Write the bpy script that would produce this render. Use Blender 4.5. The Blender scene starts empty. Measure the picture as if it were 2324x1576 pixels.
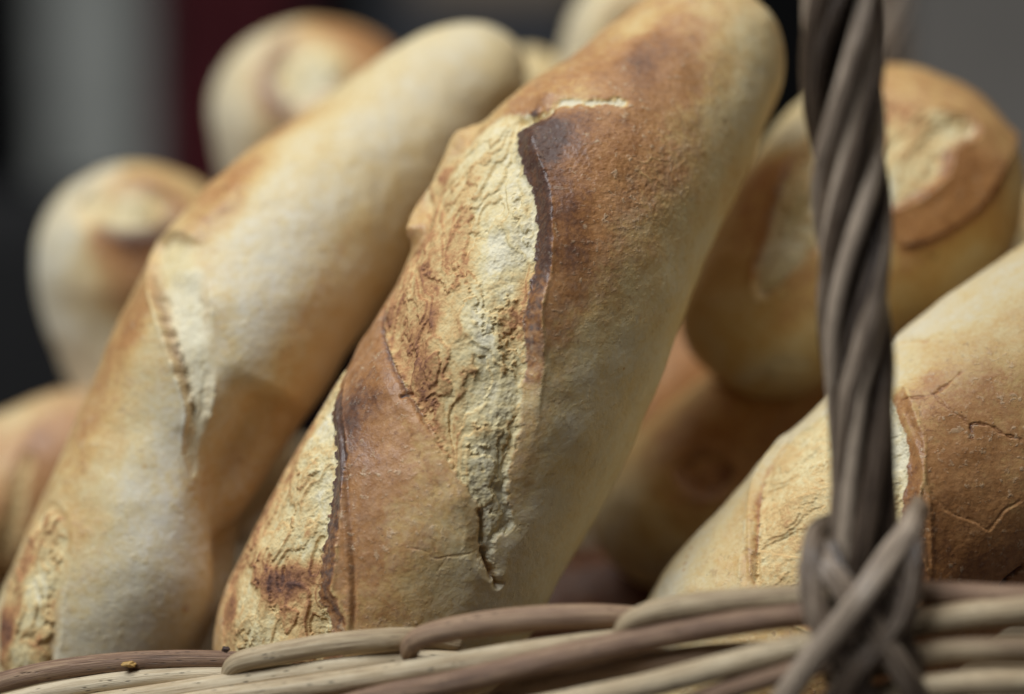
import bpy, math, random
import numpy as np
from mathutils import Matrix, Vector

random.seed(7)
rng = np.random.default_rng(11)
scn = bpy.context.scene
COL = scn.collection

# ---------------------------------------------------------------- camera, world, sun, exposure
LENS, W0, H0 = 85.0, 2324.0, 1576.0
KPX = 36.0 / LENS / W0                       # metres per photo pixel per metre of distance
PITCH = math.radians(8.0)
FOCUS = 0.604
cam_d = bpy.data.cameras.new('camera')
cam = bpy.data.objects.new('camera', cam_d)
COL.objects.link(cam)
cam_d.lens = LENS
cam_d.sensor_width = 36.0
cam_d.clip_start = 0.02
cam_d.clip_end = 100.0
cam_d.dof.use_dof = True
cam_d.dof.focus_distance = FOCUS
cam_d.dof.aperture_fstop = 2.9
cam_d.dof.aperture_blades = 0
cam.rotation_euler = (math.radians(90) - PITCH, 0, 0)
FWD = np.array([0, math.cos(PITCH), -math.sin(PITCH)])
UPV = np.array([0, math.sin(PITCH), math.cos(PITCH)])
RGT = np.array([1.0, 0, 0])
CAM = np.array([0, 0, 0.25]) - FWD * 0.60
cam.location = CAM.tolist()
scn.camera = cam

world = bpy.data.worlds.new('World')
scn.world = world
world.use_nodes = True
wbg = world.node_tree.nodes['Background']
wbg.inputs['Color'].default_value = (0.62, 0.68, 0.80, 1)
wbg.inputs['Strength'].default_value = 0.030

def area(name, loc, aim, size, power, col):
    d = bpy.data.lights.new(name, 'AREA')
    d.shape = 'DISK'
    d.size = size
    d.energy = power
    d.color = col
    o = bpy.data.objects.new(name, d)
    COL.objects.link(o)
    o.location = loc
    o.rotation_euler = (Vector(loc) - Vector(aim)).to_track_quat('Z', 'Y').to_euler()
    return o
# the open side of the stall, up to the left, and softer light from overhead
area('open_side_light', (-0.88, -0.66, 1.85), (0, 0.05, 0.22), 1.25, 46.0, (0.905, 0.955, 1.0))
area('overhead_light', (0.35, 0.10, 1.75), (0.05, 0.1, 0.2), 1.2, 9.5, (1.0, 0.96, 0.91))
scn.view_settings.view_transform = 'Standard'
scn.view_settings.look = 'None'
scn.view_settings.gamma = 1.0
scn.view_settings.use_curve_mapping = False
scn.view_settings.exposure = 0.0
scn.cycles.max_bounces = 6
scn.cycles.use_denoising = True

# ---------------------------------------------------------------- helpers: placing
def at(px, py, d):
    """photo pixel (2324 wide) at distance d along the view axis -> world point"""
    return CAM + FWD * d + RGT * ((px - W0 / 2) * KPX * d) - UPV * ((py - H0 / 2) * KPX * d)

def to_px(P):
    q = P - CAM
    d = q @ FWD
    return W0 / 2 + (q @ RGT) / (KPX * d), H0 / 2 - (q @ UPV) / (KPX * d)

def tag(o, label=None, cat=None, group=None, kind=None):
    if label: o['label'] = label
    if cat: o['category'] = cat
    if group: o['group'] = group
    if kind: o['kind'] = kind
    return o

def empty(name, loc):
    o = bpy.data.objects.new(name, None)
    o.empty_display_size = 0.02
    o.location = tuple(float(v) for v in loc)
    COL.objects.link(o)
    return o

def mesh_obj(name, V, F, mat, parent=None, attrs=None, normals=None):
    """V world-space; F (n,4) or list; parented at the parent's location"""
    V = np.asarray(V, dtype=np.float64)
    org = np.array(parent_world(parent)) if parent else V.mean(0)
    me = bpy.data.meshes.new(name)
    me.vertices.add(len(V))
    me.vertices.foreach_set('co', (V - org).astype(np.float32).ravel())
    F = np.asarray(F, dtype=np.int32)
    n, k = F.shape
    me.loops.add(n * k)
    me.loops.foreach_set('vertex_index', F.ravel())
    me.polygons.add(n)
    me.polygons.foreach_set('loop_start', np.arange(0, n * k, k, dtype=np.int32))
    me.polygons.foreach_set('use_smooth', np.ones(n, dtype=bool))
    me.update(calc_edges=True)
    if attrs:
        for nm, a in attrs.items():
            at_ = me.attributes.new(nm, 'FLOAT', 'POINT')
            at_.data.foreach_set('value', np.asarray(a, dtype=np.float32))
    if normals is not None:
        me.normals_split_custom_set_from_vertices(np.asarray(normals, dtype=np.float32).tolist())
    me.materials.append(mat)
    o = bpy.data.objects.new(name, me)
    COL.objects.link(o)
    if parent:
        o.parent = parent
    else:
        o.location = org.tolist()
    return o

def parent_world(p):
    v = np.array(p.location)
    while p.parent:
        p = p.parent
        v = v + np.array(p.location)
    return v

# ---------------------------------------------------------------- helpers: noise
_perm = np.random.default_rng(3).permutation(256).astype(np.int32)
_perm = np.concatenate([_perm, _perm, _perm])
_g = np.random.default_rng(5).normal(size=(256, 3)).astype(np.float32)
_g /= np.linalg.norm(_g, axis=1)[:, None]

def perlin(P):
    P = np.asarray(P, dtype=np.float32)
    i = np.floor(P).astype(np.int32)
    f = P - i
    i &= 255
    u = f * f * f * (f * (f * 6 - 15) + 10)
    out = None
    res = []
    for dx in (0, 1):
        a = _perm[(i[:, 0] + dx) & 255]
        for dy in (0, 1):
            b = _perm[a + ((i[:, 1] + dy) & 255)]
            for dz in (0, 1):
                h = _perm[b + ((i[:, 2] + dz) & 255)]
                g = _g[h & 255]
                res.append(g[:, 0] * (f[:, 0] - dx) + g[:, 1] * (f[:, 1] - dy) + g[:, 2] * (f[:, 2] - dz))
    l = lambda a, b, t: a + (b - a) * t
    x00, x01 = l(res[0], res[4], u[:, 0]), l(res[1], res[5], u[:, 0])
    x10, x11 = l(res[2], res[6], u[:, 0]), l(res[3], res[7], u[:, 0])
    return l(l(x00, x10, u[:, 1]), l(x01, x11, u[:, 1]), u[:, 2]) * 1.5

def fbm(P, size, octv=4, gain=0.5, seed=0.0):
    Q = np.asarray(P, dtype=np.float32) / size + seed * 17.31 + 100.0
    a, tot = 1.0, np.zeros(len(Q), dtype=np.float32)
    for k in range(octv):
        tot += a * perlin(Q)
        Q = Q * 2.03 + 7.7
        a *= gain
    return tot

def ridged(P, size, octv=4, gain=0.5, seed=0.0):
    Q = np.asarray(P, dtype=np.float32) / size + seed * 13.7 + 100.0
    a, tot = 1.0, np.zeros(len(Q), dtype=np.float32)
    for k in range(octv):
        tot += a * (1 - np.abs(perlin(Q)) * 2)
        Q = Q * 2.1 + 3.3
        a *= gain
    return tot

def sstep(a, b, x):
    t = np.clip((x - a) / (b - a), 0, 1)
    return t * t * (3 - 2 * t)

def catmull(P, per=8, closed=False):
    P = np.asarray(P, dtype=float)
    n = len(P)
    out = []
    rngk = range(n) if closed else range(n - 1)
    for i in rngk:
        if closed:
            a, b, c, d = P[(i - 1) % n], P[i], P[(i + 1) % n], P[(i + 2) % n]
        else:
            b, c = P[i], P[i + 1]
            a = P[i - 1] if i > 0 else 2 * b - c
            d = P[i + 2] if i + 2 < n else 2 * c - b
        for k in range(per):
            t = k / per
            out.append(0.5 * (2 * b + (c - a) * t + (2 * a - 5 * b + 4 * c - d) * t * t + (3 * b - a - 3 * c + d) * t ** 3))
    if not closed:
        out.append(P[-1])
    return np.array(out)

def seg_dist(Q, poly, closed=False, margin=None):
    """nearest distance, side (+ = left of travel), position 0..1 along the line"""
    n = len(Q)
    D = np.full(n, 1.0)
    S = np.zeros(n)
    U = np.zeros(n)
    lo, hi = poly.min(0), poly.max(0)
    m = 0.03 if margin is None else margin
    idx = np.where((Q[:, 0] > lo[0] - m) & (Q[:, 0] < hi[0] + m) & (Q[:, 1] > lo[1] - m) & (Q[:, 1] < hi[1] + m))[0]
    if len(idx) == 0:
        return D, S, U
    q = Q[idx]
    best = np.full(len(idx), 1e9)
    side = np.zeros(len(idx))
    uu = np.zeros(len(idx))
    pts = np.vstack([poly, poly[:1]]) if closed else poly
    L = np.concatenate([[0], np.cumsum(np.linalg.norm(np.diff(pts, axis=0), axis=1))])
    for k in range(len(pts) - 1):
        a, b = pts[k], pts[k + 1]
        ab = b - a
        l2 = ab @ ab
        if l2 < 1e-14:
            continue
        t = np.clip(((q - a) @ ab) / l2, 0, 1)
        dv = q - (a + t[:, None] * ab)
        d2 = (dv ** 2).sum(1)
        m_ = d2 < best
        best[m_] = d2[m_]
        cr = ab[0] * (q[:, 1] - a[1]) - ab[1] * (q[:, 0] - a[0])
        side[m_] = np.sign(cr[m_])
        uu[m_] = ((L[k] + t * math.sqrt(l2)) / L[-1])[m_]
    D[idx] = np.sqrt(best)
    S[idx] = side
    U[idx] = uu
    return D, S, U

def inside(Q, poly):
    r = np.zeros(len(Q), dtype=bool)
    n = len(poly)
    for k in range(n):
        a, b = poly[k], poly[(k + 1) % n]
        if a[1] == b[1]:
            continue
        c = (a[1] > Q[:, 1]) != (b[1] > Q[:, 1])
        r ^= c & (Q[:, 0] < (b[0] - a[0]) * (Q[:, 1] - a[1]) / (b[1] - a[1]) + a[0])
    return r

def shepard(Q, pts, vals, eps=0.003, pw=1.6):
    num = np.zeros(len(Q))
    den = np.zeros(len(Q))
    for p, v in zip(pts, vals):
        w = 1.0 / (((Q - p) ** 2).sum(1) + eps * eps) ** pw
        num += w * v
        den += w
    return num / den

# ---------------------------------------------------------------- materials
def lin(r, g, b):
    f = lambda c: (c / 255 / 12.92) if c / 255 <= 0.04045 else ((c / 255 + 0.055) / 1.055) ** 2.4
    return (f(r), f(g), f(b), 1.0)

class NT:
    def __init__(self, name):
        self.m = bpy.data.materials.new(name)
        self.m.use_nodes = True
        self.t = self.m.node_tree
        self.t.nodes.clear()
        self.out = self.t.nodes.new('ShaderNodeOutputMaterial')
        self.p = self.t.nodes.new('ShaderNodeBsdfPrincipled')
        self.t.links.new(self.p.outputs[0], self.out.inputs[0])
    def n(self, ty, **kw):
        nd = self.t.nodes.new(ty)
        for k, v in kw.items():
            setattr(nd, k, v)
        return nd
    def link(self, a, b):
        self.t.links.new(a, b)
    def setv(self, sock, v):
        if isinstance(v, (int, float, tuple)):
            sock.default_value = v
        else:
            self.link(v, sock)
    def attr(self, nm):
        a = self.n('ShaderNodeAttribute', attribute_name=nm)
        return a.outputs['Fac']
    def math(self, op, a, b=0.0, c=None, clamp=False):
        nd = self.n('ShaderNodeMath', operation=op, use_clamp=clamp)
        self.setv(nd.inputs[0], a)
        self.setv(nd.inputs[1], b)
        if c is not None:
            self.setv(nd.inputs[2], c)
        return nd.outputs[0]
    def noise(self, vec, scale, detail=4.0, rough=0.55, dist=0.0):
        nd = self.n('ShaderNodeTexNoise')
        self.link(vec, nd.inputs['Vector'])
        nd.inputs['Scale'].default_value = scale
        nd.inputs['Detail'].default_value = detail
        nd.inputs['Roughness'].default_value = rough
        nd.inputs['Distortion'].default_value = dist
        return nd.outputs['Fac']
    def voro(self, vec, scale, feature='F1', rand=1.0):
        nd = self.n('ShaderNodeTexVoronoi', feature=feature)
        self.link(vec, nd.inputs['Vector'])
        nd.inputs['Scale'].default_value = scale
        nd.inputs['Randomness'].default_value = rand
        return nd.outputs['Distance']
    def ramp(self, fac, stops, interp='LINEAR'):
        nd = self.n('ShaderNodeValToRGB')
        cr = nd.color_ramp
        cr.interpolation = interp
        while len(cr.elements) > 1:
            cr.elements.remove(cr.elements[-1])
        cr.elements[0].position, cr.elements[0].color = stops[0]
        for p, c in stops[1:]:
            e = cr.elements.new(p)
            e.color = c
        self.link(fac, nd.inputs[0])
        return nd.outputs[0]
    def mix(self, fac, a, b, blend='MIX'):
        nd = self.n('ShaderNodeMix', data_type='RGBA', blend_type=blend)
        self.setv(nd.inputs[0], fac)
        self.setv(nd.inputs[6], a)
        self.setv(nd.inputs[7], b)
        return nd.outputs[2]
    def maprange(self, v, a, b, c, d, smooth=True):
        nd = self.n('ShaderNodeMapRange', interpolation_type='SMOOTHSTEP' if smooth else 'LINEAR')
        self.link(v, nd.inputs[0])
        for k, x in enumerate((a, b, c, d)):
            nd.inputs[k + 1].default_value = x
        return nd.outputs[0]
    def bump(self, h, dist, strength=1.0, normal=None):
        nd = self.n('ShaderNodeBump')
        nd.inputs['Strength'].default_value = strength
        nd.inputs['Distance'].default_value = dist
        self.link(h, nd.inputs['Height'])
        if normal is not None:
            self.link(normal, nd.inputs['Normal'])
        return nd.outputs[0]

def bread_material():
    T = NT('baked_bread')
    co = T.n('ShaderNodeTexCoord').outputs['Object']
    bake, crumb, toast, flour = T.attr('bake'), T.attr('crumb'), T.attr('toast'), T.attr('flour')
    n_big = T.noise(co, 60, 4, 0.6)
    n_mid = T.noise(co, 260, 5, 0.62)
    n_fin = T.noise(co, 850, 3, 0.65)
    # crust colour: bake level with mottling
    b = T.math('ADD', bake, T.math('MULTIPLY', T.math('SUBTRACT', n_mid, 0.5), 0.34))
    b = T.math('ADD', b, T.math('MULTIPLY', T.math('SUBTRACT', n_fin, 0.5), 0.34))
    b = T.math('ADD', b, T.math('MULTIPLY', T.math('SUBTRACT', n_big, 0.5), 0.10), clamp=True)
    crust = T.ramp(b, [(0.0, lin(214, 203, 174)), (0.2, lin(213, 191, 141)), (0.38, lin(204, 168, 109)), (0.56, lin(180, 131, 83)),
                       (0.72, lin(154, 106, 63)), (0.86, lin(118, 78, 51)), (1.0, lin(82, 57, 47))])
    # pale blisters and flecks on the baked skin
    fleck = T.math('MULTIPLY', T.maprange(T.noise(co, 520, 3, 0.6), 0.56, 0.68, 0.0, 1.0), T.maprange(T.noise(co, 120, 3, 0.6), 0.40, 0.60, 0.15, 1.0))
    crust = T.mix(T.math('MULTIPLY', fleck, T.math('MULTIPLY', T.maprange(bake, 0.1, 0.5, 0.12, 0.42), T.maprange(bake, 0.7, 0.9, 1.0, 0.25))), crust, lin(222, 200, 164))
    freck = T.math('MULTIPLY', T.maprange(T.noise(co, 480, 3, 0.6, 0.3), 0.42, 0.33, 0.0, 1.0), T.maprange(T.noise(co, 90, 3, 0.6), 0.42, 0.6, 0.0, 1.0))
    crust = T.mix(T.math('MULTIPLY', freck, T.maprange(bake, 0.05, 0.5, 0.15, 0.5)), crust, lin(120, 78, 48))
    # dark pin pores
    v2 = T.voro(co, 330)
    pore = T.math('MULTIPLY', T.maprange(v2, 0.035, 0.075, 1.0, 0.0), T.maprange(n_big, 0.48, 0.6, 0.0, 0.7))
    crust = T.mix(pore, crust, lin(92, 70, 48))
    # flour dust, and the left loaf's painted highlights
    fl = T.math('MULTIPLY', flour, T.maprange(T.noise(co, 420, 5, 0.7), 0.38, 0.66, 0.15, 1.0))
    crust = T.mix(fl, crust, lin(222, 216, 204))
    # crumb colour
    c = T.math('ADD', toast, T.math('MULTIPLY', T.math('SUBTRACT', T.noise(co, 420, 5, 0.65, 0.6), 0.5), 0.6))
    c = T.math('ADD', c, T.math('MULTIPLY', T.math('SUBTRACT', n_fin, 0.5), 0.3), clamp=True)
    crumb_c = T.ramp(c, [(0.0, lin(224, 214, 184)), (0.25, lin(218, 200, 152)), (0.45, lin(208, 176, 122)), (0.65, lin(180, 132, 88)),
                         (0.82, lin(142, 98, 70)), (1.0, lin(90, 62, 52))])
    base = T.mix(crumb, crust, crumb_c)
    T.link(base, T.p.inputs['Base Color'])
    T.link(T.math('MAXIMUM', T.maprange(bake, 0.1, 0.8, 0.58, 0.37), T.math('MULTIPLY', crumb, 0.78)), T.p.inputs['Roughness'])
    T.p.inputs['Specular IOR Level'].default_value = 0.32
    T.p.inputs['Subsurface Weight'].default_value = 0.0
    # relief finer than the mesh
    h1 = T.math('MULTIPLY', n_mid, 0.6)
    h1 = T.math('ADD', h1, T.math('MULTIPLY', n_fin, 0.55))
    h1 = T.math('SUBTRACT', h1, T.math('MULTIPLY', pore, 0.5))
    h1 = T.math('ADD', h1, T.math('MULTIPLY', fleck, 0.3))
    cell = T.voro(co, 620)
    cell2 = T.voro(co, 1300)
    h2 = T.math('ADD', T.math('MULTIPLY', T.maprange(cell, 0.0, 0.6, 0.0, 1.0), 0.45), T.math('MULTIPLY', cell2, 0.35))
    h2 = T.math('ADD', h2, T.math('MULTIPLY', T.noise(co, 500, 5, 0.6), 0.8))
    hh = T.n('ShaderNodeMix', data_type='FLOAT')
    T.link(crumb, hh.inputs[0]); T.link(h1, hh.inputs[2]); T.link(h2, hh.inputs[3])
    T.link(T.bump(hh.outputs[0], 0.0005, 0.6), T.p.inputs['Normal'])
    return T.m

M_BREAD = bread_material()

def wicker_material(name, c_dark, c_mid, c_light, rough=0.5):
    T = NT(name)
    s, ca, sa, rv = T.attr('along'), T.attr('ring_c'), T.attr('ring_s'), T.attr('shade')
    def vec(ks, kr):
        nd = T.n('ShaderNodeCombineXYZ')
        T.link(T.math('MULTIPLY', s, ks), nd.inputs[0])
        T.link(T.math('ADD', T.math('MULTIPLY', ca, kr), T.math('MULTIPLY', rv, 9.0)), nd.inputs[1])
        T.link(T.math('MULTIPLY', sa, kr), nd.inputs[2])
        return nd.outputs[0]
    streak = T.noise(vec(18, 2.2), 1.6, 5, 0.65)
    grain = T.noise(vec(60, 9), 1.5, 4, 0.6)
    blot = T.noise(vec(45, 0.8), 1.5, 4, 0.6)
    f = T.math('ADD', T.math('MULTIPLY', streak, 0.7), T.math('MULTIPLY', blot, 0.5))
    f = T.math('ADD', f, T.math('MULTIPLY', T.math('SUBTRACT', grain, 0.5), 0.7))
    f = T.math('ADD', f, T.math('SUBTRACT', rv, 0.62), clamp=True)
    col = T.ramp(f, [(0.30, c_dark), (0.54, c_mid), (0.76, c_light)])
    spot = T.math('MULTIPLY', T.maprange(T.voro(vec(230, 3.2), 1.0), 0.08, 0.26, 1.0, 0.0), T.maprange(blot, 0.44, 0.56, 0.0, 0.9))
    col = T.mix(spot, col, lin(58, 42, 34))
    T.link(col, T.p.inputs['Base Color'])
    T.p.inputs['Roughness'].default_value = rough
    T.p.inputs['Specular IOR Level'].default_value = 0.4
    h = T.math('ADD', streak, T.math('MULTIPLY', grain, 0.5))
    h = T.math('SUBTRACT', h, T.math('MULTIPLY', spot, 0.5))
    T.link(T.bump(h, 0.0007, 0.7), T.p.inputs['Normal'])
    return T.m

M_PALE = wicker_material('pale_willow', lin(126, 104, 80), lin(184, 162, 128), lin(212, 195, 164))
M_BROWN = wicker_material('brown_willow', lin(80, 60, 46), lin(130, 101, 80), lin(168, 139, 110))
M_GREY = wicker_material('weathered_willow', lin(40, 31, 25), lin(98, 82, 68), lin(190, 170, 148), 0.27)

def plain(name, col, rough=0.8, var=0.25, scale=12):
    T = NT(name)
    co = T.n('ShaderNodeTexCoord').outputs['Object']
    n = T.noise(co, scale, 5, 0.6)
    dark = tuple(c * (1 - var) for c in col[:3]) + (1,)
    lite = tuple(min(1, c * (1 + var)) for c in col[:3]) + (1,)
    T.link(T.ramp(n, [(0.3, dark), (0.7, lite)]), T.p.inputs['Base Color'])
    T.p.inputs['Roughness'].default_value = rough
    T.link(T.bump(n, 0.001, 0.4), T.p.inputs['Normal'])
    return T.m

RESF = 1.0
def RES(n):
    return max(24, int(n * RESF))

# ---------------------------------------------------------------- loaf builder
def loaf(label, nodes, caps, ns, nt, bake, crumbs=(), feats=(), flour=None, seed=0.0, mott=0.055, lump=0.0007, flat=0.0,
         group='baguettes heaped in the basket', name='baguette'):
    """nodes (px,py,d,r_px) from the lower to the upper end; caps (lower, upper) cap length in metres"""
    nd = np.array(nodes, dtype=float)
    C = np.array([at(*n[:3]) for n in nd])
    R = nd[:, 3] * nd[:, 2] * KPX
    fine = catmull(np.column_stack([C, R]), 60)
    P, RR = fine[:, :3], fine[:, 3]
    L = np.concatenate([[0], np.cumsum(np.linalg.norm(np.diff(P, axis=0), axis=1))])
    u = np.linspace(0, 1, ns)
    s = (0.75 * u + 0.25 * (0.5 - 0.5 * np.cos(math.pi * u))) * L[-1]
    c = np.column_stack([np.interp(s, L, P[:, k]) for k in range(3)])
    r = np.interp(s, L, RR)
    x0 = np.clip(s / caps[0], 0, 1)
    x1 = np.clip((L[-1] - s) / caps[1], 0, 1)
    r = r * np.power(np.clip(1 - (1 - x0) ** 2.2, 0, 1), 0.5) * np.power(np.clip(1 - (1 - x1) ** 2.2, 0, 1), 0.5)
    r = np.maximum(r, 2e-5)
    T = np.gradient(c, axis=0)
    T /= np.linalg.norm(T, axis=1)[:, None]
    tow = CAM - c
    tow /= np.linalg.norm(tow, axis=1)[:, None]
    Fv = tow - T * (tow * T).sum(1)[:, None]
    Fv /= np.linalg.norm(Fv, axis=1)[:, None]
    Sv = np.cross(T, Fv)
    if (Sv @ RGT).mean() < 0:
        Sv = -Sv
    k = np.linspace(-1, 1, nt, endpoint=False)
    th = math.pi * (0.62 * k + 0.38 * k ** 3)                # denser towards the front
    ct, st = np.cos(th), np.sin(th)
    B = c[:, None, :] + r[:, None, None] * (ct[None, :, None] * Fv[:, None, :] + st[None, :, None] * Sv[:, None, :])
    B = B.reshape(-1, 3)
    ii, jj = np.meshgrid(np.arange(ns - 1), np.arange(nt), indexing='ij')
    j2 = (jj + 1) % nt
    F = np.stack([ii * nt + jj, ii * nt + j2, (ii + 1) * nt + j2, (ii + 1) * nt + jj], -1).reshape(-1, 4)
    hand = np.sign((np.cross(T, Fv) * Sv).sum(1).mean())     # +1 when (T,F,S) is right-handed

    def vnormals(V):
        G = V.reshape(ns, nt, 3)
        ds = np.gradient(G, axis=0)
        dt = np.roll(G, -1, axis=1) - np.roll(G, 1, axis=1)
        n = np.cross(dt, ds) if hand > 0 else np.cross(ds, dt)
        n = n.reshape(-1, 3)
        ln = np.linalg.norm(n, axis=1)
        n /= np.maximum(ln, 1e-12)[:, None]
        n[:nt] = -T[0]
        n[-nt:] = T[-1]
        return n
    N = vnormals(B)
    rad = B - np.repeat(c, nt, axis=0)
    if (N * rad).sum(1).mean() < 0:
        N = -N
        N[:nt] = -T[0]
        N[-nt:] = T[-1]
        flip = True
    Rm = float(r.max())
    ST = np.column_stack([np.tile(th, ns) * Rm, np.repeat(s, nt)])     # x = across (right +), y = along
    bx, by = to_px(B)
    front = ((CAM - B) * N).sum(1) > 0
    fidx = np.where(front)[0]
    fx, fy = bx[fidx], by[fidx]
    stp = max(1, len(fidx) // 120000)
    fidx, fx, fy = fidx[::stp], fx[::stp], fy[::stp]

    def mp(pts):
        out = []
        for p in pts:
            i = fidx[np.argmin((fx - p[0]) ** 2 + (fy - p[1]) ** 2)]
            out.append(ST[i])
        return np.array(out)

    org = B.mean(0)
    Q = B - org + seed
    h = lump * 1.6 * fbm(Q, 0.035, 3, 0.5, seed) + lump * 0.22 * fbm(Q, 0.008, 3, 0.55, seed + 1)
    bk = shepard(ST, mp(bake), [b[2] for b in bake])
    bk = bk + mott * fbm(Q, 0.012, 4, 0.6, seed + 2) + mott * 0.5 * fbm(Q, 0.0035, 3, 0.6, seed + 3)
    fl = np.zeros(len(B)) if flour is None else np.clip(shepard(ST, mp(flour), [b[2] for b in flour]), 0, 1)
    crumb = np.zeros(len(B))
    toast = np.zeros(len(B))
    label_of = np.full(len(B), -1)
    jag = fbm(Q, 0.0035, 4, 0.62, seed + 4)
    for ci, cr in enumerate(crumbs):
        poly = catmull(mp(cr['poly']), 4, closed=True)
        D, _, _ = seg_dist(ST, poly, closed=True, margin=0.035)
        ins = inside(ST, poly)
        d = np.where(ins, -D, D)
        soft = cr.get('soft', 0.0)
        d0 = d + jag * cr.get('jag', 0.0007) * 0.25
        d = d + jag * cr.get('jag', 0.0007)
        m = 1 - sstep(-0.00018 - soft, 0.00018 + soft, d)
        tv = shepard(ST, mp(cr['toast']), [t[2] for t in cr['toast']], 0.0025, 1.8)
        toast = np.where(m > 0.001, tv, toast)
        crumb = np.maximum(crumb, m)
        label_of[d < 0] = ci
        lip = np.zeros(len(B))
        if cr.get('lip'):
            lip = np.clip(shepard(ST, mp(cr['lip']), [t[2] for t in cr['lip']], 0.002, 2.0), 0, 1.2)
        wl, hl = cr.get('wall', 0.004), cr.get('lip_h', 0.003)
        near = 1 - sstep(0.018, 0.033, D)
        up = np.where(d0 > 0, sstep(0, wl, d0) * np.exp(-np.clip(d0 - wl, 0, 1) / 0.011), 0)
        h += near * lip * hl * up
        h += near * lip * 0.0003 * np.clip(0.8 + 1.2 * jag, 0, 2) * np.exp(-((d0 - wl) / 0.0006) ** 2)
        bk = bk - near * np.clip(lip, 0, 1) * 0.16 * np.clip(0.8 + 1.2 * jag, 0, 2) * np.exp(-((d0 - wl) / 0.0005) ** 2)
        burn = sstep(0.3, 0.65, lip) * (d > -0.0004) * (1 - sstep(wl * 0.85, wl * 1.10, d0))
        bk = bk + near * cr.get('burn', 0.5) * burn * (0.75 + 0.5 * fbm(Q, 0.002, 3, 0.6, seed + 8))
        # torn crumb relief, stretched along the opening
        ang = cr.get('ang', 0.35)
        ca, sa = math.cos(ang), math.sin(ang)
        q3 = np.column_stack([(ST[:, 0] * ca + ST[:, 1] * sa), (-ST[:, 0] * sa + ST[:, 1] * ca) * 0.48, np.zeros(len(B)) + seed * 0.1])
        warp = fbm(q3, 0.010, 3, 0.5, seed + 5) * 0.0055
        q3[:, 0] += warp
        rel = fbm(q3, 0.0090, 3, 0.5, seed + 6)
        q4 = q3 + 0.0009 * np.column_stack([jag, jag, jag])
        tf = (fbm(q4, 0.0120, 2, 0.45, seed + 9) + 1.2 + ST[:, 0] * cr.get('tilt', 0.0)) * cr.get('levels', 3.4)
        fr = tf - np.floor(tf)
        terr = (np.floor(tf) + sstep(0.0, 0.20, fr) * 0.85 + 0.15 * fr) - 1.2 * cr.get('levels', 3.4)
        edge = np.exp(-((fr - 0.20) / 0.14) ** 2)
        rel2 = fbm(Q, 0.0022, 3, 0.6, seed + 7)
        ia = sstep(0.0, 0.0025, -d)
        amp = cr.get('amp', 0.0012)
        h += -cr.get('sink', 0.0010) * (np.clip(lip, 0, 1) if cr.get('blend') else 1.0) * sstep(-0.0006, 0.0012, -d) + ia * (amp * (0.9 * rel + 0.62 * terr) + 0.00014 * rel2)
        h += ia * cr.get('bulge', 0.0) * sstep(0.0, 0.012, -d)
        toast = toast + np.where(m > 0.001, (0.20 * rel + 0.18 * edge - 0.03) * (1 - cr.get('even', 0.0)), 0)
    for f in feats:
        ty = f[0]
        if ty == 'bump':
            p = mp([f[1]])[0]
            h += f[2] * np.exp(-((ST - p) ** 2).sum(1) / f[3] ** 2)
            continue
        if ty == 'blot':
            p = mp([f[1]])[0]
            bk = bk + f[3] * np.exp(-((ST - p) ** 2).sum(1) / f[2] ** 2) * (1 + 0.35 * jag)
            continue
        if ty == 'flake':
            p = mp([f[1]])[0]
            q2 = np.column_stack([ST[:, 0] * 0.45 + 0.3 * ST[:, 1], ST[:, 1], np.zeros(len(B)) + seed])
            q2[:, 1] += 0.004 * fbm(q2, 0.012, 2, 0.5, seed + 21)
            w_ = np.exp(-((ST - p) ** 2).sum(1) / f[2] ** 2)
            rg = sstep(0.80, 1.0, 1 - np.abs(perlin(q2 / 0.0042 + 50.0)) * 2) * sstep(-0.05, 0.3, fbm(q2, 0.006, 2, 0.5, seed + 23))
            h += f[3] * w_ * rg
            bk = bk - 0.12 * w_ * rg
            continue
        if ty == 'rough':
            p = mp([f[1]])[0]
            w_ = np.exp(-((ST - p) ** 2).sum(1) / f[2] ** 2)
            h += f[3] * w_ * (np.abs(fbm(Q, 0.0035, 4, 0.65, seed + 31)) * -2 + 0.5 * fbm(Q, 0.0012, 2, 0.5, seed + 32))
            continue
        if ty == 'spot':
            p = mp([f[1]])[0]
            dd = np.sqrt(((ST - p) ** 2).sum(1)) + 0.4 * f[2] * jag
            bk = bk + f[3] * (1 - sstep(f[2] * 0.6, f[2], dd))
            continue
        line = catmull(mp(f[1]), 5)
        D, S, U = seg_dist(ST, line, margin=0.03)
        taper = sstep(0, 0.10, U) * sstep(0, 0.10, 1 - U)
        jg = f[5] if len(f) > 5 else 0.0003
        if ty == 'step':            # left of travel raised by h, falling off over w; burn darkens the edge
            sd_ = D * S + jag * jg
            h += f[2] * taper * np.where(sd_ > 0, np.exp(-sd_ / f[3]) * sstep(0, 0.0008, sd_), 0) * (D < 0.028)
            if len(f) > 4 and f[4]:
                g = f[4] * taper * np.exp(-(np.abs(sd_) / 0.0009) ** 2)
                bk = bk + g
                toast = toast + g * 0.8
        elif ty == 'groove':        # h deep, w wide
            dd = D + jag * jg
            h -= f[2] * taper * np.exp(-(dd / f[3]) ** 2)
            if len(f) > 4 and f[4]:
                bk = bk + f[4] * taper * np.exp(-(dd / (f[3] * 0.9)) ** 2)
        elif ty == 'ridge':
            dd = D + jag * jg
            h += f[2] * taper * np.exp(-(dd / f[3]) ** 2)
            if len(f) > 4 and f[4]:
                bk = bk + f[4] * taper * np.exp(-(dd / (f[3] * 1.3)) ** 2)
        elif ty == 'stroke':        # a streak of lighter or darker bake
            dd = D + jag * 0.001
            bk = bk + f[2] * taper * np.exp(-(dd / f[3]) ** 2)
    fade = np.repeat(np.clip(r / (0.35 * Rm), 0, 1), nt)
    V = B + N * (h * fade)[:, None]
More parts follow.
